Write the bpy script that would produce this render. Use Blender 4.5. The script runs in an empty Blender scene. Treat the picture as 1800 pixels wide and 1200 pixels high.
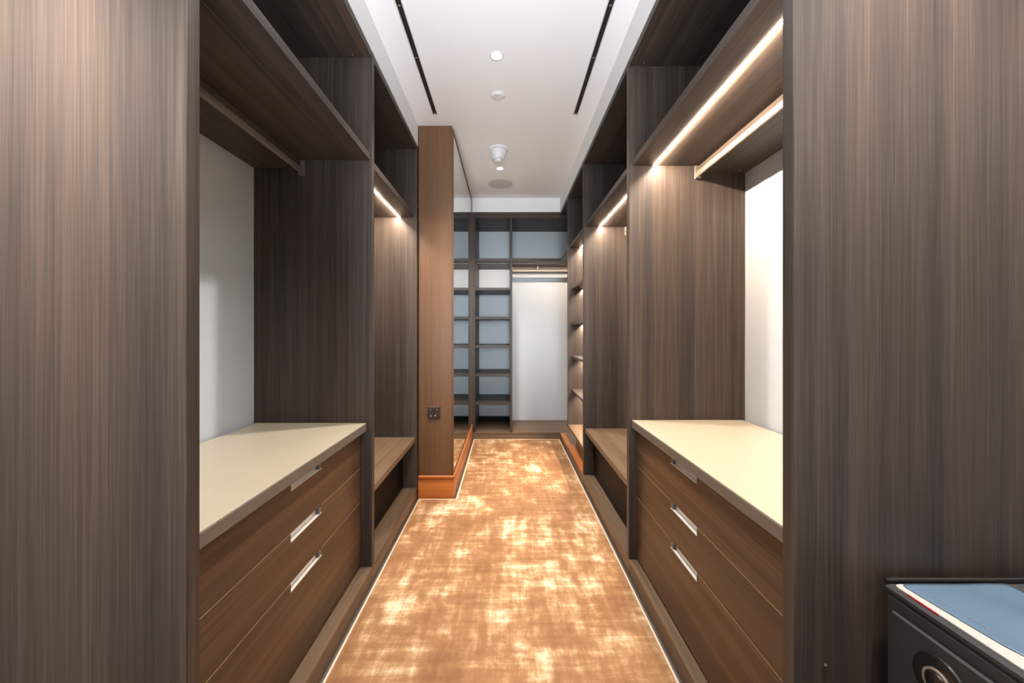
import bpy, bmesh, math, random
from mathutils import Vector, Matrix
random.seed(4)
S = bpy.context.scene
C = S.collection
PI = math.pi

# ---------------------------------------------------------------- camera
cam_d = bpy.data.cameras.new('camera'); cam = bpy.data.objects.new('camera', cam_d); C.objects.link(cam)
cam.location = (0, 0, 1.3); cam.rotation_euler = (PI/2, 0, 0)
cam_d.sensor_width = 36; cam_d.lens = 13.8
cam_d.shift_x = 0.00556; cam_d.shift_y = -0.01
cam_d.clip_start = 0.02
S.camera = cam

# ---------------------------------------------------------------- world, lights, exposure
W = bpy.data.worlds.new('world'); S.world = W; W.use_nodes = True
W.node_tree.nodes['Background'].inputs[0].default_value = (0.85, 0.92, 1.0, 1)
W.node_tree.nodes['Background'].inputs[1].default_value = 0.4
S.view_settings.view_transform = 'Standard'; S.view_settings.look = 'None'
S.view_settings.gamma = 1; S.view_settings.use_curve_mapping = False
S.view_settings.exposure = 0.0

def area(name, loc, rot, sx, sy, power, col):
    l = bpy.data.lights.new(name, 'AREA'); l.shape = 'RECTANGLE'; l.size = sx; l.size_y = sy
    l.energy = power; l.color = col
    o = bpy.data.objects.new(name, l); C.objects.link(o); o.location = loc; o.rotation_euler = rot
    return o
# added narrow fill beam, tinted like daylight, to brighten the far shelves
area('far_shelf_fill', (0, -2.32, 1.55), (PI/2, 0, 0), 1.2, 1.7, 7, (0.82, 0.92, 1.0)).data.spread = math.radians(24)
# added fill lamp without a fitting, tilted up to brighten the ceiling
up = area('ceiling_fill', (0, -0.6, 1.45), (math.radians(90+42), 0, 0), 1.5, 0.5, 36, (0.88, 0.94, 1.0))
up.data.spread = math.radians(84)

def spot(loc, power, col=(1, 0.97, 0.93), size=110, blend=0.6, rad=0.03):
    l = bpy.data.lights.new('downlight_lamp', 'SPOT'); l.energy = power; l.color = col
    l.spot_size = math.radians(size); l.spot_blend = blend; l.shadow_soft_size = rad
    o = bpy.data.objects.new('downlight_lamp', l); C.objects.link(o); o.location = loc
    return o
CEIL = 2.91
DOWN = [(-0.057, 2.295, 155), (-0.062, 3.884, 160), (-0.06, 0.72, 100), (0.95, 0.62, 330), (-1.05, 0.53, 720), (0, -1.0, 12)]
for dx, dy, pw in DOWN:
    spot((dx, dy, CEIL-0.02), pw, **({'col': (1, 0.86, 0.76), 'size': 58, 'blend': 0.7} if abs(dx) > 0.5 else {}))
LED_STRENGTH = 740.0      # the diffuser is only 9 mm wide
LED_COLOR = (1.0, 0.80, 0.62)

# ---------------------------------------------------------------- materials
def mat(name):
    m = bpy.data.materials.new(name); m.use_nodes = True
    nt = m.node_tree; b = nt.nodes['Principled BSDF']
    return m, nt, b
def N(nt, t, **kw):
    n = nt.nodes.new(t)
    for k, v in kw.items():
        if k.startswith('i_'): n.inputs[k[2:].replace('_', ' ')].default_value = v
        else: setattr(n, k, v)
    return n
def plain(name, col, rough=0.5, metal=0.0, bump=0.0, bscale=200, var=0.03, emit=None, coat=0):
    m, nt, b = mat(name)
    tc = N(nt, 'ShaderNodeTexCoord'); no = N(nt, 'ShaderNodeTexNoise'); no.inputs['Scale'].default_value = bscale
    no.inputs['Detail'].default_value = 4
    nt.links.new(tc.outputs['Object'], no.inputs['Vector'])
    mx = N(nt, 'ShaderNodeMix', data_type='RGBA')
    mx.inputs['A'].default_value = tuple(c*(1-var) for c in col)+(1,)
    mx.inputs['B'].default_value = tuple(min(1, c*(1+var)) for c in col)+(1,)
    nt.links.new(no.outputs['Fac'], mx.inputs['Factor']); nt.links.new(mx.outputs['Result'], b.inputs['Base Color'])
    b.inputs['Roughness'].default_value = rough; b.inputs['Metallic'].default_value = metal
    b.inputs['Coat Weight'].default_value = coat
    if bump:
        bp = N(nt, 'ShaderNodeBump'); bp.inputs['Strength'].default_value = bump; bp.inputs['Distance'].default_value = 0.001
        nt.links.new(no.outputs['Fac'], bp.inputs['Height']); nt.links.new(bp.outputs['Normal'], b.inputs['Normal'])
    if emit:
        b.inputs['Emission Color'].default_value = emit[0]+(1,); b.inputs['Emission Strength'].default_value = emit[1]
    return m
def wood(name, axis, dark, mid, light, rough=0.45, fine=260, broad=16, spec=0.28):
    """straight grained veneer, the grain runs along axis"""
    m, nt, b = mat(name)
    tc = N(nt, 'ShaderNodeTexCoord'); oi = N(nt, 'ShaderNodeObjectInfo')
    rnd = N(nt, 'ShaderNodeVectorMath', operation='SCALE'); rnd.inputs[0].default_value = (17, 23, 31)
    nt.links.new(oi.outputs['Random'], rnd.inputs['Scale'])
    mp = N(nt, 'ShaderNodeVectorMath', operation='MULTIPLY')
    sc = [1, 1, 1]; sc['XYZ'.index(axis)] = 0.012
    mp.inputs[1].default_value = sc
    ad = N(nt, 'ShaderNodeVectorMath', operation='ADD')
    nt.links.new(tc.outputs['Object'], mp.inputs[0]); nt.links.new(mp.outputs[0], ad.inputs[0]); nt.links.new(rnd.outputs[0], ad.inputs[1])
    def noise(scale, det, dist=0.0):
        n = N(nt, 'ShaderNodeTexNoise'); n.inputs['Scale'].default_value = scale
        n.inputs['Detail'].default_value = det; n.inputs['Distortion'].default_value = dist
        nt.links.new(ad.outputs[0], n.inputs['Vector']); return n
    n1 = noise(broad, 2); n2 = noise(fine, 3); n3 = noise(broad*4.5, 3)
    a = N(nt, 'ShaderNodeMath', operation='MULTIPLY'); a.inputs[1].default_value = 0.40; nt.links.new(n1.outputs['Fac'], a.inputs[0])
    c = N(nt, 'ShaderNodeMath', operation='MULTIPLY_ADD'); c.inputs[1].default_value = 0.35
    nt.links.new(n2.outputs['Fac'], c.inputs[0]); nt.links.new(a.outputs[0], c.inputs[2])
    d = N(nt, 'ShaderNodeMath', operation='MULTIPLY_ADD'); d.inputs[1].default_value = 0.25
    nt.links.new(n3.outputs['Fac'], d.inputs[0]); nt.links.new(c.outputs[0], d.inputs[2])
    cr = N(nt, 'ShaderNodeValToRGB'); e = cr.color_ramp.elements
    e[0].position = 0.36; e[0].color = dark+(1,); e[1].position = 0.66; e[1].color = light+(1,)
    k = e.new(0.5); k.color = mid+(1,)
    nt.links.new(d.outputs[0], cr.inputs[0]); nt.links.new(cr.outputs[0], b.inputs['Base Color'])
    b.inputs['Roughness'].default_value = rough; b.inputs['Specular IOR Level'].default_value = spec
    bp = N(nt, 'ShaderNodeBump'); bp.inputs['Strength'].default_value = 0.25; bp.inputs['Distance'].default_value = 0.0006
    nt.links.new(n2.outputs['Fac'], bp.inputs['Height']); nt.links.new(bp.outputs['Normal'], b.inputs['Normal'])
    return m
M = {}
WD, WM, WL = (0.027, 0.0225, 0.021), (0.054, 0.041, 0.034), (0.100, 0.071, 0.053)
for ax in 'XYZ': M['wood'+ax] = wood('smoked_walnut_veneer_'+ax, ax, WD, WM, WL)
M['drawer'] = wood('drawer_front_veneer', 'Y', (0.036, 0.019, 0.011), (0.066, 0.036, 0.020), (0.125, 0.066, 0.035), rough=0.38, broad=14)
M['plinth'] = wood('plinth_veneer', 'Y', (0.095, 0.058, 0.034), (0.155, 0.098, 0.058), (0.23, 0.150, 0.090))
M['plinthX'] = wood('plinth_veneer_across', 'X', (0.095, 0.058, 0.034), (0.155, 0.098, 0.058), (0.23, 0.150, 0.090))
M['copper'] = wood('amber_walnut_cladding', 'Z', (0.105, 0.049, 0.022), (0.140, 0.070, 0.034), (0.18, 0.094, 0.047), rough=0.35, broad=8)
M['orangeX'] = wood('orange_stained_skirting_across', 'X', (0.36, 0.10, 0.022), (0.48, 0.15, 0.035), (0.62, 0.23, 0.06), rough=0.3, fine=120, broad=22)
M['orangeY'] = wood('orange_stained_skirting', 'Y', (0.36, 0.10, 0.022), (0.48, 0.15, 0.035), (0.62, 0.23, 0.06), rough=0.3, fine=120, broad=22)
M['white'] = plain('white_ceiling_paint', (0.89, 0.905, 0.93), 0.9, var=0.01)
M['trim'] = plain('white_gypsum', (0.84, 0.85, 0.87), 0.8, var=0.01)
M['panel'] = plain('pale_back_panel', (0.56, 0.59, 0.62), 0.55, var=0.02, bump=0.05, bscale=60)
M['cream'] = plain('cream_lacquer_top', (0.54, 0.45, 0.325), 0.28, var=0.02, bscale=8)
M['taupe'] = plain('taupe_edge', (0.135, 0.112, 0.088), 0.5)
M['steel'] = plain('satin_aluminium', (0.78, 0.75, 0.71), 0.4, 0.25)
M['champagne'] = plain('champagne_metal', (0.19, 0.16, 0.135), 0.45, 0.4)
M['blackglass'] = plain('black_glass', (0.005, 0.005, 0.006), 0.5)
M['blackglass'].node_tree.nodes['Principled BSDF'].inputs['Specular IOR Level'].default_value = 0.1
M['slot'] = plain('slot_black', (0.01, 0.01, 0.01), 0.6)
M['edgehighlight'] = plain('painted_edge_highlight', (0.42, 0.29, 0.19), 0.5)  # pale tone paints the light caught by the drawer top edges
M['slate'] = plain('slate_plastic', (0.10, 0.11, 0.12), 0.4)
M['darkplate'] = plain('bronze_plate', (0.045, 0.026, 0.018), 0.35, 0.3)
M['safe'] = plain('safe_black_paint', (0.030, 0.030, 0.031), 0.55, bump=0.5, bscale=900, var=0.2)
M['safegloss'] = plain('safe_gloss', (0.012, 0.012, 0.012), 0.2)
M['ring'] = plain('pale_ring', (0.55, 0.52, 0.48), 0.3, 0.7)
M['paper'] = plain('paper', (0.36, 0.345, 0.325), 0.6)
M['ink'] = plain('print_ink', (0.10, 0.12, 0.16), 0.7)
M['red'] = plain('red_edge', (0.55, 0.01, 0.015), 0.4)
M['plastic'] = plain('white_plastic', (0.74, 0.75, 0.77), 0.5, var=0.01)
M['grille'] = plain('speaker_grille', (0.62, 0.62, 0.63), 0.8, bump=0.8, bscale=900, var=0.12)
M['binding'] = plain('carpet_binding', (0.80, 0.62, 0.46), 0.9, bump=0.4, bscale=300, var=0.15)
M['stone'] = plain('stone_floor', (0.10, 0.085, 0.075), 0.5, var=0.1, bscale=5)
M['led'] = plain('warm_led_diffuser', (1, 1, 1), 0.5, emit=(LED_COLOR, LED_STRENGTH))
M['ledsoft'] = plain('warm_led_diffuser_dim', (1, 1, 1), 0.5, emit=(LED_COLOR, LED_STRENGTH*0.85))
M['ledfar'] = plain('warm_led_diffuser_faint', (1, 1, 1), 0.5, emit=(LED_COLOR, 190.0))
M['ledfill'] = plain('underside_fill_glow', (1, 1, 1), 0.5, emit=(LED_COLOR, 130.0))  # for the added strip that brightens the shelf undersides
M['lamp'] = plain('downlight_glow', (1, 1, 1), 0.5, emit=((1, 0.95, 0.88), 12.0))
M['wallpaint'] = plain('wall_paint', (0.72, 0.70, 0.68), 0.9, var=0.01)

def mirror_mat():
    m, nt, b = mat('mirror_glass')
    b.inputs['Base Color'].default_value = (0.86, 0.93, 0.90, 1); b.inputs['Metallic'].default_value = 1; b.inputs['Roughness'].default_value = 0.0
    return m
M['mirror'] = mirror_mat()
def sleeve_mat():
    m, nt, b = mat('blue_plastic_sleeve')
    b.inputs['Base Color'].default_value = (0.09, 0.145, 0.21, 1); b.inputs['Roughness'].default_value = 0.12
    b.inputs['Coat Weight'].default_value = 0.6; b.inputs['Coat Roughness'].default_value = 0.05
    return m
M['sleeve'] = sleeve_mat()

def carpet_mat():
    m, nt, b = mat('copper_viscose_carpet')
    tc = N(nt, 'ShaderNodeTexCoord')
    def noise(sc, scale, det, dist=0.0, rough=0.5):
        mp = N(nt, 'ShaderNodeMapping'); mp.inputs['Scale'].default_value = sc
        nt.links.new(tc.outputs['Object'], mp.inputs['Vector'])
        n = N(nt, 'ShaderNodeTexNoise'); n.inputs['Scale'].default_value = scale; n.inputs['Detail'].default_value = det
        n.inputs['Distortion'].default_value = dist; n.inputs['Roughness'].default_value = rough
        nt.links.new(mp.outputs[0], n.inputs['Vector']); return n.outputs['Fac']
    big = noise((1.5, 1.0, 1), 3.4, 8, 0.25, 0.68)
    lx = noise((0.9, 7, 1), 3.2, 4, 0.3, 0.6)      # strokes running across
    ly = noise((7, 0.9, 1), 3.2, 4, 0.3, 0.6)      # strokes running along
    fine = noise((1, 1, 1), 260, 3)
    def mul(x, f, addv=None):
        n = N(nt, 'ShaderNodeMath', operation='MULTIPLY_ADD'); nt.links.new(x, n.inputs[0]); n.inputs[1].default_value = f
        if addv is None: n.inputs[2].default_value = 0
        else: nt.links.new(addv, n.inputs[2])
        return n.outputs[0]
    v = mul(big, 0.50); v = mul(lx, 0.22, v); v = mul(ly, 0.18, v); v = mul(fine, 0.10, v)
    cr = N(nt, 'ShaderNodeValToRGB'); e = cr.color_ramp.elements
    e[0].position = 0.40; e[0].color = (0.23, 0.098, 0.034, 1)
    e[1].position = 0.61; e[1].color = (0.86, 0.70, 0.49, 1)
    k = e.new(0.49); k.color = (0.33, 0.158, 0.060, 1)
    k = e.new(0.54); k.color = (0.49, 0.288, 0.138, 1)
    nt.links.new(v, cr.inputs[0])
    wide = noise((1.4, 0.8, 1), 1.3, 3, 0.4, 0.6); wr = N(nt, 'ShaderNodeMapRange'); nt.links.new(wide, wr.inputs['Value'])
    wr.inputs['From Min'].default_value = 0.35; wr.inputs['From Max'].default_value = 0.62; wr.inputs['To Min'].default_value = -0.035; wr.inputs['To Max'].default_value = 0.03
    sm = N(nt, 'ShaderNodeMath', operation='ADD'); nt.links.new(v, sm.inputs[0]); nt.links.new(wr.outputs[0], sm.inputs[1])
    nt.links.new(sm.outputs[0], cr.inputs[0])
    nt.links.new(cr.outputs[0], b.inputs['Base Color'])
    b.inputs['Roughness'].default_value = 0.75
    b.inputs['Sheen Weight'].default_value = 0.08; b.inputs['Sheen Roughness'].default_value = 0.4
    b.inputs['Sheen Tint'].default_value = (1, 0.8, 0.6, 1)
    bp = N(nt, 'ShaderNodeBump'); bp.inputs['Strength'].default_value = 0.5; bp.inputs['Distance'].default_value = 0.004
    s = N(nt, 'ShaderNodeMath', operation='ADD'); nt.links.new(fine, s.inputs[0]); nt.links.new(v, s.inputs[1])
    nt.links.new(s.outputs[0], bp.inputs['Height']); nt.links.new(bp.outputs['Normal'], b.inputs['Normal'])
    return m
M['carpet'] = carpet_mat()

# ---------------------------------------------------------------- mesh helpers (world coordinates)
def bx(bm, x0, x1, y0, y1, z0, z1, bev=0.0012):
    if x0 > x1: x0, x1 = x1, x0
    if y0 > y1: y0, y1 = y1, y0
    r = bmesh.ops.create_cube(bm, size=1.0)
    for v in r['verts']:
        v.co = Vector(((x0+x1)/2+v.co.x*(x1-x0), (y0+y1)/2+v.co.y*(y1-y0), (z0+z1)/2+v.co.z*(z1-z0)))
    if bev:
        es = list({e for v in r['verts'] for e in v.link_edges})
        bmesh.ops.bevel(bm, geom=es, offset=min(bev, 0.3*min(x1-x0, y1-y0, z1-z0)), segments=1, affect='EDGES')
    return bm
def one(*a, **k): return bx(bmesh.new(), *a, **k)
def prism(bm, pts, axis, a0, a1):
    """pts: 2D outline; axis 'X' -> pts are (y,z), 'Y' -> (x,z), 'Z' -> (x,y)"""
    def co(p, a):
        return {'X': (a, p[0], p[1]), 'Y': (p[0], a, p[1]), 'Z': (p[0], p[1], a)}[axis]
    v0 = [bm.verts.new(co(p, a0)) for p in pts]; v1 = [bm.verts.new(co(p, a1)) for p in pts]
    n = len(pts); bm.faces.new(v0); bm.faces.new(v1[::-1])
    for i in range(n): bm.faces.new((v0[i], v1[i], v1[(i+1) % n], v0[(i+1) % n]))
    bmesh.ops.recalc_face_normals(bm, faces=bm.faces)
    return bm
def lathe(bm, prof, cx, cy, axis='Z', seg=40, cz=0.0):
    """prof: (radius, height) list, closed at both ends when radius 0"""
    rings = []
    for r, h in prof:
        if r < 1e-6: rings.append([bm.verts.new((0, 0, h))])
        else: rings.append([bm.verts.new((r*math.cos(2*PI*i/seg), r*math.sin(2*PI*i/seg), h)) for i in range(seg)])
    nv = [v for r in rings for v in r]
    for a, b in zip(rings, rings[1:]):
        for i in range(seg):
            j = (i+1) % seg
            if len(a) == 1 and len(b) == 1: continue
            if len(a) == 1: bm.faces.new((a[0], b[i], b[j]))
            elif len(b) == 1: bm.faces.new((a[i], b[0], a[j]))
            else: bm.faces.new((a[i], b[i], b[j], a[j]))
    if axis == 'X':
        for v in nv: v.co = Vector((v.co.z, v.co.x, v.co.y))
    if axis == 'Y':
        for v in nv: v.co = Vector((v.co.x, v.co.z, v.co.y))
    for v in nv: v.co += Vector((cx, cy, cz))
    bmesh.ops.recalc_face_normals(bm, faces=bm.faces)
    return bm
WL_ = {}
def wloc(o): return WL_.get(o.name, Vector((0, 0, 0)))
def mk(name, bm, m, parent=None, smooth=False):
    lo = Vector((min(v.co[i] for v in bm.verts) for i in range(3))); hi = Vector((max(v.co[i] for v in bm.verts) for i in range(3)))
    c = (lo+hi)/2
    if parent is None: c.z = lo.z
    for v in bm.verts: v.co -= c
    me = bpy.data.meshes.new(name); bm.to_mesh(me); bm.free()
    if smooth:
        for p in me.polygons: p.use_smooth = True
    ms = m if isinstance(m, (list, tuple)) else [m]
    for q in ms: me.materials.append(M[q])
    o = bpy.data.objects.new(name, me); C.objects.link(o)
    WL_[o.name] = c.copy()
    if parent is not None:
        o.parent = parent; o.location = c-wloc(parent)
    else: o.location = c
    return o
def tag(o, label=None, cat=None, group=None, kind=None):
    if label: o['label'] = label
    if cat: o['category'] = cat
    if group: o['group'] = group
    if kind: o['kind'] = kind
    return o
def thing(name, label, cat, loc, group=None):
    o = bpy.data.objects.new(name, None); C.objects.link(o); o.location = loc; o.empty_display_size = 0.1
    WL_[o.name] = Vector(loc)
    return tag(o, label, cat, group)
def struct(name, bm, m): return tag(mk(name, bm, m), kind='structure')

# ---------------------------------------------------------------- setting
XR, XRB, XL, XLB = 0.65, 1.268, 0.69, 1.298       # fronts and backs of the two runs
YE, YB = 4.75, 5.40
TOP = 2.74
struct('floor', one(-1.42, 1.40, -2.4, 5.52, -0.10, -0.012, bev=0), 'stone')
struct('ceiling', one(-1.42, 1.40, -2.4, 5.52, CEIL, CEIL+0.1, bev=0), 'white')
struct('wall_left', one(-1.42, -1.315, -2.4, 5.52, -0.10, CEIL, bev=0), 'wallpaint')
struct('wall_right', one(1.285, 1.40, -2.4, 5.52, -0.10, CEIL, bev=0), 'wallpaint')
struct('wall_far', one(-1.315, 1.285, 5.42, 5.52, -0.10, CEIL, bev=0), 'wallpaint')
bm = bmesh.new()
bx(bm, -1.42, 1.40, -2.5, -2.4, -0.1, 0.6, 0); bx(bm, -1.42, 1.40, -2.5, -2.4, 2.5, CEIL+0.1, 0)
bx(bm, -1.42, -1.1, -2.5, -2.4, 0.6, 2.5, 0); bx(bm, 1.1, 1.40, -2.5, -2.4, 0.6, 2.5, 0)
struct('wall_near', bm, 'wallpaint')
w = bmesh.new()
for x in (-1.1, -0.02, 1.06): bx(w, x, x+0.04, -2.47, -2.42, 0.6, 2.5)
for z in (0.6, 2.46): bx(w, -1.06, 1.06, -2.47, -2.42, z, z+0.04)
struct('window_1', w, 'plastic')
# soffit boxes above the cabinets
struct('trim_1', one(-1.313, -XL, 0.848, 3.068, TOP+0.002, CEIL, bev=0), 'trim')
struct('trim_2', one(XR, 1.283, 0.888, YE, TOP+0.002, CEIL, bev=0), 'trim')
struct('trim_3', one(-0.42, 1.283, YE+0.001, 5.418, TOP+0.002, CEIL, bev=0), 'trim')
# partition carrying the mirror
PY0, PY1, PX0, PX1 = 3.072, 4.745, -0.687, -0.424
part = struct('wall_partition', one(PX0, PX1, PY0, PY1, -0.012, CEIL-0.002, bev=0.002), 'copper')

# carpet, laid up to the plinths and around the partition
cp = bmesh.new()
e = 0.012
pts = [(-XL+0.012, 0.84), (XR-0.012, 0.84), (XR-0.012, YE-0.03), (PX1+0.034, YE-0.03), (PX1+0.034, PY0-0.034), (-XL+0.012, PY0-0.034)]
prism(cp, pts, 'Z', -0.0118, 0.0)
carpet = mk('carpet', cp, 'carpet')
tag(carpet, 'copper brown viscose carpet with pale brushed streaks filling the aisle', 'carpet')
bd = bmesh.new(); q = 0.0005; wd = 0.008
bx(bd, -XL+0.012, -XL+0.012+wd, 0.84, PY0-0.036, q, 0.004, 0); bx(bd, XR-0.012-wd, XR-0.012, 0.845, YE-0.032, q, 0.004, 0)
bx(bd, -XL+0.012+wd, PX1+0.034, PY0-0.034-wd, PY0-0.034, q, 0.004, 0)
bx(bd, PX1+0.034, PX1+0.034+wd*1.5, PY0-0.034-wd, YE-0.032, q, 0.004, 0)
bx(bd, PX1+0.034+wd*1.5, XR-0.012-wd, YE-0.030-wd*1.5, YE-0.030, q, 0.004, 0)
tag(mk('edge_binding', bd, 'binding', carpet), 'pale binding along the carpet edge')

# skirting on the partition: profile with a small cap bead
bb = bmesh.new()
bx(bb, PX0-0.001, PX1+0.016, PY0-0.016, PY0-0.001, -0.011, 0.150, 0.002)
bx(bb, PX0-0.001, PX1+0.021, PY0-0.021, PY0-0.001, 0.150, 0.176, 0.006)
struct('baseboard_front', bb, 'orangeX')
bb = bmesh.new()
bx(bb, PX1+0.001, PX1+0.016, PY0-0.0005, PY1-0.002, -0.011, 0.150, 0.002)
bx(bb, PX1+0.001, PX1+0.021, PY0-0.0005, PY1-0.002, 0.150, 0.176, 0.006)
struct('baseboard_side', bb, 'orangeY')

# mirror over the whole aisle side of the partition
mr = thing('wall_mirror', 'tall full-height mirror in thin brown frame on the side of the partition', 'mirror', (PX1+0.001, 3.9, 0.178))
mk('mirror_glass', one(PX1+0.001, PX1+0.007, PY0+0.020, PY1-0.022, 0.196, CEIL-0.045, bev=0), 'mirror', mr)
for nm, a in (('frame_bar', (PX1+0.001, PX1+0.011, PY0+0.001, PY0+0.019, 0.178, CEIL-0.025)),
              ('frame_bar', (PX1+0.001, PX1+0.011, PY1-0.021, PY1-0.002, 0.178, CEIL-0.025)),
              ('frame_bar', (PX1+0.001, PX1+0.011, PY0+0.019, PY1-0.021, CEIL-0.044, CEIL-0.025)),
              ('frame_bar', (PX1+0.001, PX1+0.011, PY0+0.019, PY1-0.021, 0.178, 0.195))):
    mk(nm, one(*a), 'copper', mr)

# control plate on the partition's front
sx, sz = (763-890)*PY0/690, 1.3-(725-582)*PY0/690
sw = thing('wall_switch', 'small square dark bronze switch plate on the front of the brown partition', 'switch', (sx, PY0-0.001, sz-0.05))
mk('plate', one(sx-0.049, sx+0.049, PY0-0.009, PY0-0.001, sz-0.049, sz+0.049, bev=0.003), 'darkplate', sw)
for i in (-1, 1):
    for j in (-1, 1):
        b = mk('button', one(sx+i*0.022-0.018, sx+i*0.022+0.018, PY0-0.0125, PY0-0.009, sz+j*0.022-0.018, sz+j*0.022+0.018, bev=0.002), 'darkplate', sw)
        bm = bmesh.new()
        if (i, j) == (-1, 1): bx(bm, sx-0.030, sx-0.020, PY0-0.0132, PY0-0.0124, sz+0.021, sz+0.024, 0)
        elif (i, j) == (1, 1): bx(bm, sx+0.018, sx+0.030, PY0-0.0132, PY0-0.0124, sz+0.024, sz+0.027, 0)
        elif (i, j) == (-1, -1): bx(bm, sx-0.028, sx-0.018, PY0-0.0132, PY0-0.0124, sz-0.028, sz-0.018, 0)
        else: bx(bm, sx+0.003+0.004, sx+0.018, PY0-0.0132, PY0-0.0124, sz-0.025, sz-0.015, 0)
        mk('symbol', bm, 'ring', b)

# ---------------------------------------------------------------- side cabinets
T = 0.037
SZ = 2.177        # underside of the long shelf
# light channel in section (offset from the strip's centre): its emitting face points down and to the back of the cabinet
CHANNEL = [(-0.0062, -0.0003), (0.0036, -0.0003), (-0.0049, -0.0058), (-0.0049, -0.0070), (-0.0062, -0.0070)]
DIFFUSER = [(-0.0047, -0.0062), (-0.0045, -0.0065), (0.0041, -0.0008), (0.0039, -0.0005)]
def side_unit(s, XF, XBK, y0, y1, xs, label, led=True, rod=None, last=None, near=True, shelfledge=0.023, notes=None, ledx=0.135):
    """s: +1 right run, -1 left run. gable from y0 to y0+T, the bay reaches y1"""
    ya = y0+T if near else y0
    root = thing('open_wardrobe', label, 'wardrobe', (s*(XF+XBK)/2, (y0+y1)/2, 0), 'open wardrobe bays along the aisle')
    if near:
        g = mk('side_panel', one(s*XF, s*XBK, y0, y0+T, 0.092, TOP, bev=0.002), 'woodZ', root)
    if last: mk('side_panel', one(s*XF, s*XBK, y1, last, 0.289 if s > 0 else 0.092, TOP, bev=0.002), 'woodZ', root)
    ye = last if last else y1
    if last and s > 0:      # base board before the recessed kick panel, its lamplight painted in as orange
        mk('base_board', one(XF+0.0965, XBK, y0, ye-0.0015, 0.0745, 0.0915, bev=0.002), 'plinth', root)
        mk('base_board', one(XF+0.001, XF+0.096, y0, y0+T-0.001, 0.0745, 0.0915, bev=0.002), 'plinth', root)
        mk('lit_base_board', one(XF+0.001, XF+0.096, y0+T, ye-0.0015, 0.0745, 0.0915, bev=0.002), 'orangeY', root)
    else: mk('base_board', one(s*(XF+0.001), s*(XBK), y0, ye-0.0015, 0.0745, 0.0915, bev=0.002), 'plinth', root)
    mk('plinth', one(s*(XF+0.006), s*(XF+0.024), y0, ye-0.0015, -0.0115, 0.074), 'plinth', root)
    mk('top_panel', one(s*(XF+0.001), s*XBK, ya+0.0005, y1-0.0005, TOP-0.036, TOP), 'woodY', root)
    mk('back_panel', one(s*(XBK), s*(XBK+0.010), y0, ye-0.001, 0.092, TOP), 'panel', root)
    sh = mk('shelf', one(s*(XF+shelfledge), s*(XBK-0.001), ya+0.0005, y1-0.0005, SZ, SZ+0.036), 'woodY', root)
    xr = XF+0.37
    mk('rear_rail_board', one(s*(xr), s*(XBK-0.001), ya+0.0005, y1-0.0005, SZ-0.040, SZ-0.0005), 'woodY', root)
    # light strip: channel let into the underside with a slanted diffuser
    lx = XF+ledx
    pb = bmesh.new()
    prism(pb, [(s*(lx+a), SZ+b) for a, b in CHANNEL], 'Y', ya+0.003, y1-0.003)
    ch = mk('light_channel', pb, 'champagne' if led else 'woodY', sh)
    if not led: tag(ch, 'unlit light channel')
    else: mk('underside_fill', one(s*(lx-0.0070), s*(lx-0.0064), ya+0.004, y1-0.004, SZ-0.0030, SZ-0.0012, bev=0), 'ledfill', sh)  # added glowing strip, brightens the underside in front of the channel
    d = bmesh.new()
    prism(d, [(s*(lx+a), SZ+b) for a, b in DIFFUSER], 'Y', ya+0.004, y1-0.004)
    mk('light_diffuser', d, 'led' if led else 'champagne', sh)
    if rod:
        rx, rz = rod
        hr = bmesh.new()
        pts = []
        for k in range(16):
            a = 2*PI*k/16; pts.append((s*rx+0.008*math.cos(a), rz+0.016*math.copysign(abs(math.sin(a))**0.6, math.sin(a))))
        prism(hr, pts, 'Y', ya+0.004, y1-0.004)
        h = mk('hanging_rail', hr, 'champagne', root)
        for yy, sg in ((ya+0.0006, 1), (y1-0.0006, -1)):
            bk = bmesh.new()
            bx(bk, s*rx-0.012, s*rx+0.012, yy, yy+sg*0.007, rz-0.022, SZ-0.042 if xr < rx else SZ-0.001, 0.003)
            bx(bk, s*rx-0.012, s*rx+0.012, yy+sg*0.0072, yy+sg*0.03, rz-0.022, rz-0.0165, 0.002)
            mk('rail_bracket', bk, 'champagne', h)
    return root

LY = [0.848, 2.017, 3.03]
RY = [0.888, 2.083, 3.303, 4.15]
uL1 = side_unit(-1, XL, XLB, LY[0], LY[1]-0.001, None, 'unlit open wardrobe bay above the left drawers, nearest on the left', led=False, rod=(1.045, 2.118), shelfledge=0.010, ledx=0.117)
uL2 = side_unit(-1, XL, XLB, LY[1], LY[2]-0.001, None, 'lit open wardrobe bay on the left beside the brown partition', led=True, rod=(1.045, 2.118), last=LY[2]+T, shelfledge=0.025)
uR1 = side_unit(1, XR, XRB, RY[0], RY[1]-0.001, None, 'lit open wardrobe bay above the right drawers, nearest on the right', led=True, rod=(1.008, 2.127))
uR2 = side_unit(1, XR, XRB, RY[1], RY[2]-0.001, None, 'lit open wardrobe bay with a low bench shelf, second on the right', led=True, rod=(1.008, 2.127))
uR3 = side_unit(1, XR, XRB, RY[2], RY[3]-0.001, None, 'narrow lit bay of stacked shelves, third on the right', led=True, last=RY[3]+T)

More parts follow.
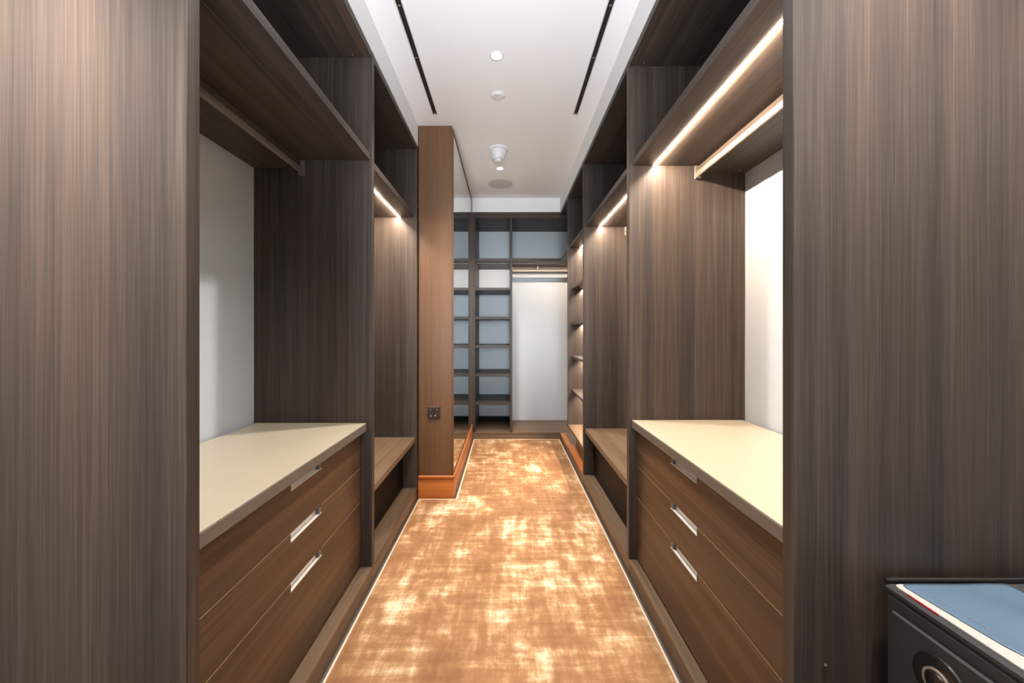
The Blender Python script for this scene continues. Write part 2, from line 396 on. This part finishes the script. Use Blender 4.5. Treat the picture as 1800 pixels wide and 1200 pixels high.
# low bench shelves and smoked drawer fronts in the second bays
def bench(s, XF, XBK, y0, y1, root, rec, side):
    mk('bench_shelf', one(s*(XF+0.012), s*(XBK-0.001), y0+0.0005, y1-0.0005, 0.446, 0.483, bev=0.002), 'plinth', root)
    r = thing('low_drawer', 'black glass fronted drawer under the bench shelf on the %s' % side, 'drawer', (s*(XF+rec+0.2), (y0+y1)/2, 0.0925), 'black drawers under the bench shelves')
    mk('drawer_front', one(s*(XF+rec), s*(XF+rec+0.012), y0+0.003, y1-0.003, 0.098, 0.438), 'blackglass', r)
    mk('drawer_box', one(s*(XF+rec+0.0125), s*(XBK-0.02), y0+0.012, y1-0.012, 0.0925, 0.42), 'woodY', r)
bench(-1, XL, XLB, LY[1]+T, LY[2]-0.001, uL2, 0.11, 'left')
bench(1, XR, XRB, RY[1]+T, RY[2]-0.001, uR2, 0.085, 'right')

# shelves of the third right bay
for z in (1.765, 1.395, 1.045, 0.69):
    sh3 = mk('shelf', one(XR+0.036, XRB-0.001, RY[2]+T+0.0005, RY[3]-0.0015, z-0.026, z), 'woodY', uR3)
    lx, zz = XR+0.15, z-0.026; pb = bmesh.new()
    prism(pb, [(lx+a, zz+b) for a, b in CHANNEL], 'Y', RY[2]+T+0.003, RY[3]-0.004)
    mk('light_channel', pb, 'champagne', sh3); d = bmesh.new()
    prism(d, [(lx+a, zz+b) for a, b in DIFFUSER], 'Y', RY[2]+T+0.004, RY[3]-0.005)
    mk('light_diffuser', d, 'ledsoft', sh3)
mk('bench_shelf', one(XR+0.004, XRB-0.001, RY[2]+T+0.0005, RY[3]-0.0015, 0.290, 0.315), 'plinth', uR3)
mk('kick_panel', one(XR+0.094, XR+0.112, RY[2]+T+0.0005, RY[3]+T-0.002, 0.0925, 0.2885), 'plinth', uR3)

# ---------------------------------------------------------------- drawer chests and worktops
def chest(s, XF, XBK, y0, y1, xc, xd, zs, hy, side):
    """xc: front of worktop, xd: front of drawer fronts, zs: joints from top to bottom"""
    root = thing('drawer_chest', 'walnut chest of three drawers below the %s cream worktop' % side, 'drawers', (s*(xd+XBK)/2, (y0+y1)/2, 0.0925), 'drawer chests')
    mk('carcass', one(s*(xd+0.021), s*(XBK-0.003), y0+0.002, y1-0.002, 0.125, 0.788), 'woodY', root)
    mk('foot_board', one(s*(xd+0.07), s*(xd+0.09), y0+0.002, y1-0.002, 0.0925, 0.1245), 'slot', root)
    n = 0
    for zt, zb in zip(zs, zs[1:]):
        n += 1
        zt2, zb2 = zt-0.0020, zb+0.0012
        ya, yb = y0+0.004, y1-0.004
        # front with a notch cut in its top edge for the grip
        nh = 0.030 if n > 1 else 0.040
        out = [(ya, zb2), (yb, zb2), (yb, zt2), (hy+0.113, zt2), (hy+0.113, zt2-nh), (hy-0.113, zt2-nh), (hy-0.113, zt2), (ya, zt2)]
        f = bmesh.new(); prism(f, out, 'X', s*xd, s*(xd+0.020))
        fr = mk('drawer', f, 'drawer', root)
        if n > 1:
            for e0, e1 in ((ya, hy-0.1135), (hy+0.1135, yb)):
                mk('highlight_strip', one(s*(xd+0.0002), s*(xd+0.0185), e0, e1, zt2+0.0001, zt2+0.0016, bev=0), 'edgehighlight', fr)  # painted highlight along the drawer's top edge
        g = bmesh.new()
        A = [(0.0008, zt2-nh+0.0003), (0.0008, zt2-nh+0.0030), (0.0158, zt2-nh+0.0030), (0.0158, zt2-0.001), (0.0192, zt2-0.001), (0.0192, zt2-nh+0.0003)]
        A = [(s*(xd+a-0.002), z) for a, z in A]
        prism(g, A, 'Y', hy-0.1125, hy+0.1125)
        mk('grip', g, 'steel', fr)
        for yy, dd in ((hy-0.1122, 0.0015), (hy+0.1122-0.020, 0.020)):
            mk('grip_end', one(s*(xd+0.0003), s*(xd+0.0142), yy, yy+dd, zt2-nh+0.0035, zt2-0.001, bev=0), 'slate', fr)
    wt = thing('worktop', 'cream worktop with taupe edge on the drawers to the %s' % side, 'worktop', (s*(xc+XBK)/2, (y0+y1)/2, 0.7885), 'cream worktops')
    mk('slab', one(s*(xc+0.0015), s*(XBK-0.014), y0+0.0015, y1-0.0015, 0.7885, 0.8275, bev=0.002), 'taupe', wt)
    mk('surface', one(s*(xc+0.003), s*(XBK-0.016), y0+0.003, y1-0.003, 0.8276, 0.8305, bev=0.001), 'cream', wt)
chest(-1, XL, XLB, LY[0]+T, LY[1]-0.001, 0.715, 0.745, (0.789, 0.601, 0.429, 0.105), 1.469, 'left')
chest(1, XR, XRB, RY[0]+T, RY[1]-0.001, 0.664, 0.690, (0.789, 0.590, 0.4255, 0.105), 1.534, 'right')

# small cover caps and a screw on the panels
def cap(x, y, z, axis, m='ring', r=0.0035, parent=None):
    bm = bmesh.new(); lathe(bm, [(0, 0), (r, 0), (r*0.8, 0.0015), (0, 0.002)], x, y, axis, 12, z)
    return mk('screw_cap', bm, m, parent)
cap((1450-890)*0.888/690, 0.8855, 1.3-(1167-582)*0.888/690, 'Y', parent=uR1)
cap((1133-890)*2.083/690+0.02, 2.04, SZ-0.0022, 'Z', parent=uR1)
cap(1.215, 2.04, SZ-0.0422, 'Z', parent=uR1)
cap(-0.78, 1.99, TOP-0.038, 'Z', parent=uL1)
cap(0.72, 2.05, TOP-0.038, 'Z', parent=uR1)

# ---------------------------------------------------------------- far wall cabinet
XA0, XA1, XB0, XB1 = -0.421, -0.374, 0.045, 0.072
far = thing('corner_wardrobe', 'open shelving and hanging cabinet across the far wall, turning the corner', 'wardrobe', ((XA0+XRB)/2, (YE+YB)/2, 0))
mk('side_panel', one(XA0, XA1, YE, YB, 0.076, TOP, bev=0.002), 'woodZ', far)
mk('divider', one(XB0, XB1, YE+0.002, YB, 0.076, TOP-0.0725), 'woodZ', far)
tp = bmesh.new(); bx(tp, XA1+0.0005, XRB, YE, YB, TOP-0.072, TOP, 0.001); bx(tp, XR+0.001, XRB, RY[3]+T+0.0005, YE-0.0003, TOP-0.036, TOP, 0.001)
mk('top_panel', tp, 'woodX', far)
mk('back_panel', one(XA0, XRB, YB+0.0005, YB+0.010, 0.076, TOP), 'panel', far)
mk('end_panel', one(XRB+0.0005, XRB+0.010, RY[3]+T+0.001, YB, 0.076, TOP), 'panel', far)
mk('base_board', one(XA0, XRB, YE+0.001, YB, 0.055, 0.0755), 'plinthX', far)
mk('plinth', one(XA0, XRB, YE+0.005, YE+0.023, -0.0115, 0.0545), 'plinthX', far)
mk('base_board', one(XR+0.0515, XRB, RY[3]+T+0.001, YE, 0.0550, 0.0755), 'plinth', far)
mk('lit_base_board', one(XR+0.001, XR+0.051, RY[3]+T+0.001, YE-0.02, 0.0550, 0.0765), 'orangeY', far)  # orange colour stands in for lamplight on the corner base board
mk('plinth', one(XR+0.006, XR+0.024, RY[3]+T+0.001, YE+0.0045, -0.0115, 0.0545), 'plinth', far)
FZ = 2.147
mk('long_shelf', one(XA1+0.0005, XB0-0.0005, YE+0.010, YB-0.001, FZ, FZ+0.037), 'woodX', far)
ls = bmesh.new(); bx(ls, XB1+0.0005, XRB-0.001, YE+0.010, YB-0.001, FZ, FZ+0.037); bx(ls, XR+0.012, XRB-0.001, RY[3]+T+0.0005, YE+0.0097, FZ, FZ+0.037)
lsh = mk('long_shelf', ls, 'woodX', far)
mk('rear_rail_board', one(XB1+0.0005, XRB-0.001, YB-0.22, YB-0.001, FZ-0.038, FZ-0.0005), 'woodX', far)
for z in (1.830, 1.478, 1.128, 0.782, 0.436):
    mk('shelf', one(XA1+0.0005, XB0-0.0005, YE+0.022, YB-0.001, z-0.032, z), 'woodX', far)
mk('back_rail', one(XA1+0.001, XB0-0.001, YB-0.03, YB-0.002, 0.077, 0.135), 'blackglass', far)
def led_across(x0, x1, y, z):
    pb = bmesh.new(); prism(pb, [(y+a, z+b) for a, b in CHANNEL], 'X', x0, x1); mk('light_channel', pb, 'champagne', far)
    d = bmesh.new(); prism(d, [(y+a, z+b) for a, b in DIFFUSER], 'X', x0+0.001, x1-0.001); mk('light_diffuser', d, 'ledfar', far)
led_across(XA1+0.01, XB0-0.01, YE+0.13, FZ)
led_across(XB1+0.01, XRB-0.03, YE+0.13, FZ)
hr = bmesh.new(); prism(hr, [(5.10+0.008*math.cos(2*PI*k/16), 2.085+0.015*math.sin(2*PI*k/16)) for k in range(16)], 'X', XB1+0.004, XRB-0.003)
h = mk('hanging_rail', hr, 'champagne', far)
bk = bmesh.new(); bx(bk, XB1+0.0006, XB1+0.010, 5.085, 5.115, 2.06, FZ-0.002, 0.002); bx(bk, XB1+0.0102, XB1+0.035, 5.088, 5.112, 2.062, 2.068, 0.002)
mk('rail_bracket', bk, 'champagne', h)
mk('rail_clip', one(0.40, 0.415, 5.088, 5.112, 2.103, FZ-0.001), 'champagne', h)

# ---------------------------------------------------------------- ceiling fittings
def downlight(x, y, label):
    r = thing('downlight', label, 'ceiling light', (x, y, CEIL-0.003), 'recessed downlights')
    mk('trim_ring', lathe(bmesh.new(), [(0.030, -0.0005), (0.030, -0.0022), (0.040, -0.0032), (0.041, -0.0005)][::-1]+[(0.041, -0.0005)], x, y, 'Z', 40, CEIL), 'plastic', r, True)
    mk('lens', lathe(bmesh.new(), [(0, -0.0006), (0.0295, -0.0006), (0.0295, -0.0016), (0.018, -0.0028), (0, -0.0032)], x, y, 'Z', 32, CEIL), 'lamp', r, True)
downlight(DOWN[0][0], DOWN[0][1], 'recessed round downlight between the two ceiling slots')
downlight(DOWN[1][0], DOWN[1][1], 'recessed round downlight beyond the cone-shaped detector')
downlight(DOWN[2][0], DOWN[2][1], 'recessed round downlight over the near end of the aisle')
downlight(DOWN[3][0], DOWN[3][1], 'recessed round downlight above the safe')
downlight(DOWN[4][0], DOWN[4][1], 'recessed round downlight above the near left gable')
downlight(DOWN[5][0], DOWN[5][1], 'recessed round downlight in the room before the aisle')
x, y = (875-890)*2.68/690, 2.68
sc = thing('sprinkler_cover', 'flat white round sprinkler cover on the ceiling', 'sprinkler', (x, y, CEIL-0.012))
mk('collar', lathe(bmesh.new(), [(0, -0.0005), (0.049, -0.0005), (0.049, -0.004), (0.046, -0.006), (0, -0.006)], x, y, 'Z', 40, CEIL), 'plastic', sc)
mk('disc', lathe(bmesh.new(), [(0, -0.0062), (0.038, -0.0062), (0.038, -0.011), (0.036, -0.012), (0, -0.012)], x, y, 'Z', 40, CEIL), 'plastic', sc)
x, y = (876-890)*3.47/690, 3.47
sd = thing('smoke_detector', 'white cone shaped detector hanging from the ceiling', 'detector', (x, y, CEIL-0.12))
mk('base', lathe(bmesh.new(), [(0, -0.0005), (0.090, -0.0005), (0.088, -0.012), (0.078, -0.020), (0, -0.020)], x, y, 'Z', 48, CEIL), 'plastic', sd, False)
mk('body', lathe(bmesh.new(), [(0, -0.0205), (0.074, -0.0205), (0.066, -0.05), (0.050, -0.083), (0.042, -0.092), (0, -0.092)], x, y, 'Z', 48, CEIL), 'plastic', sd, False)
mk('sensor_tip', lathe(bmesh.new(), [(0, -0.0925), (0.030, -0.0925), (0.028, -0.108), (0.020, -0.115), (0, -0.117)], x, y, 'Z', 40, CEIL), 'plastic', sd, False)
x, y = (880-890)*4.29/690, 4.29
sp = thing('ceiling_speaker', 'flat round grey speaker grille on the ceiling near the far wall', 'speaker', (x, y, CEIL-0.006))
mk('grille', lathe(bmesh.new(), [(0, -0.0008), (0.129, -0.0008), (0.129, -0.004), (0, -0.005)], x, y, 'Z', 64, CEIL), 'grille', sp)
mk('rim', lathe(bmesh.new(), [(0.1295, -0.0008), (0.1345, -0.0008), (0.1345, -0.0045), (0.1295, -0.0052), (0.1295, -0.0008)], x, y, 'Z', 64, CEIL), 'grille', sp)
for X, side in ((-0.527, 'left'), (0.513, 'right')):
    r = thing('slot_diffuser', 'long thin black air slot in the ceiling, on the %s' % side, 'air vent', (X, 1.5, CEIL-0.006), 'ceiling air slots')
    y0, y1 = -0.6, 2.908
    mk('slot', one(X-0.0135, X+0.0135, y0+0.01, y1, CEIL-0.0025, CEIL-0.0005, bev=0), 'slot', r)
    for a, b in ((X-0.020, X-0.0137), (X+0.0137, X+0.020)):
        mk('flange', one(a, b, y0, y1+0.008, CEIL-0.005, CEIL-0.0005, bev=0.001), 'plastic', r)
    mk('flange', one(X-0.0135, X+0.0135, y1+0.0005, y1+0.008, CEIL-0.005, CEIL-0.0005, bev=0.001), 'plastic', r)
    mk('vane', one(X-0.0035, X+0.0015, y0+0.012, y1-0.001, CEIL-0.0045, CEIL-0.0027, bev=0), 'darkplate', r)
    for yy in (1.15, 1.93, 2.30, 2.89):
        mk('spacer', one(X-0.006, X+0.006, yy, yy+0.008, CEIL-0.0062, CEIL-0.0047, bev=0), 'ring', r)

# ---------------------------------------------------------------- safe with papers
SX0, SX1, SY0, SY1, SH = 0.838, 1.235, 0.43, 0.868, 0.745
sf = thing('safe', 'black steel safe standing in front of the near right gable', 'safe', ((SX0+SX1)/2, (SY0+SY1)/2, 0.0))
b = bmesh.new(); bx(b, SX0, SX1, SY0, SY1, 0.0005, SH-0.018, 0.006)
mk('body', b, 'safe', sf)
mk('lid', one(SX0-0.003, SX1+0.003, SY0-0.003, SY1+0.003, SH-0.0175, SH, bev=0.006), 'safe', sf)
mk('lid_lip', one(SX0-0.002, SX1, SY1-0.006, SY1+0.002, SH+0.0003, SH+0.012, bev=0.003), 'safegloss', sf)
dr = mk('door', one(SX0-0.010, SX0-0.0005, SY0+0.02, SY1-0.022, 0.03, SH-0.045, bev=0.003), 'safe', sf)
cy, cz = 0.748, 0.628
lk = mk('lock_recess', lathe(bmesh.new(), [(0, -0.0002), (0.050, -0.0002), (0.048, -0.004), (0.040, -0.005), (0, -0.005)], SX0-0.0105, cy, 'X', 40, cz), 'safegloss', dr)
lathe_bm = lathe(bmesh.new(), [(0.022, -0.0052), (0.026, -0.0052), (0.026, -0.0085), (0.022, -0.0085), (0.022, -0.0052)], SX0-0.0105, cy, 'X', 40, cz)
mk('lock_ring', lathe_bm, 'ring', dr)
mk('lock_dial', lathe(bmesh.new(), [(0, -0.0052), (0.0215, -0.0052), (0.019, -0.011), (0, -0.012)], SX0-0.0105, cy, 'X', 32, cz), 'safegloss', dr)

def sheet(name, x0, x1, y0, y1, z, thick, fn, nx=36, ny=44, corner=0.0, mtl='paper'):
    bm = bmesh.new(); g = {}
    for i in range(nx+1):
        for j in range(ny+1):
            u, v = i/nx, j/ny
            x, y = x0+(x1-x0)*u, y0+(y1-y0)*v
            if corner:
                for (ex, ey) in ((x0, y1), (x1, y1), (x0, y0), (x1, y0)):
                    dx, dy = abs(x-ex), abs(y-ey)
                    if dx < corner and dy < corner:
                        px, py = corner-dx, corner-dy; d = max(px, py); l = math.hypot(px, py)
                        if l > 0:
                            k = d/l
                            x = ex+math.copysign(corner-px*k, (x0+x1)/2-ex); y = ey+math.copysign(corner-py*k, (y0+y1)/2-ey)
            h = z+fn(u, v)
            g[i, j] = (bm.verts.new((x, y, h+thick)), bm.verts.new((x, y, h)))
    for i in range(nx):
        for j in range(ny):
            bm.faces.new((g[i, j][0], g[i+1, j][0], g[i+1, j+1][0], g[i, j+1][0]))
            bm.faces.new((g[i, j][1], g[i, j+1][1], g[i+1, j+1][1], g[i+1, j][1]))
    for i in range(nx):
        for j in (0, ny):
            bm.faces.new((g[i, j][0], g[i, j][1], g[i+1, j][1], g[i+1, j][0]))
    for j in range(ny):
        for i in (0, nx):
            bm.faces.new((g[i, j][0], g[i, j][1], g[i, j+1][1], g[i, j+1][0]))
    bmesh.ops.recalc_face_normals(bm, faces=bm.faces)
    return bm
PX, PXX, PY, PYY = 0.843, 1.092, 0.515, 0.856
mag = mk('magazine', sheet('magazine', PX, PXX, PY, PYY, SH+0.0008, 0.003, lambda u, v: 0.0, corner=0.012), 'paper')
tag(mag, 'white printed brochure under a clear blue sleeve on the black safe', 'brochure')
mk('spine_edge', one(PX-0.0012, PX-0.0002, 0.765, 0.825, SH+0.001, SH+0.0036, bev=0), 'red', mag)
def wav(u, v): return 0.0012+0.006*max(0, math.sin(PI*u))*(0.5+0.5*math.sin(v*9+u*4))*(u**0.7)+0.002*(0.5+0.5*math.sin(u*11-v*5))*math.sin(PI*u)*math.sin(PI*v)
bm = sheet('sleeve', PX+0.010, PXX-0.001, PY+0.004, PYY-0.002, SH+0.0040, 0.0006, wav, corner=0.012)
for v in bm.verts:            # the loose front edge of the sleeve wanders over the paper
    t = (v.co.y-PY)/(PYY-PY); u = (v.co.x-PX)/(PXX-PX)
    edge = 0.008+0.030*(1-t)**0.8+0.022*math.exp(-((t-0.33)/0.10)**2)
    v.co.x += (1-u)*edge*(1-t*0.6)
slv = tag(mk('plastic_sleeve', bm, 'sleeve', None, True), 'glossy blue plastic sleeve lying over the white brochure', 'sleeve')
for k in range(11):            # two faint lines of small print seen through the sleeve
    if k == 5: continue
    yy, xx = 0.812-k*0.0095, 0.880+(k > 5)*0.006
    hh = SH+0.0048+wav((xx-PX-0.02)/(PXX-PX-0.02), (yy-PY)/(PYY-PY))
    mk('print_word', one(xx, xx+0.0034, yy-0.003-0.004*random.random(), yy, hh-0.0012, hh+0.0004, bev=0), 'ink', slv)
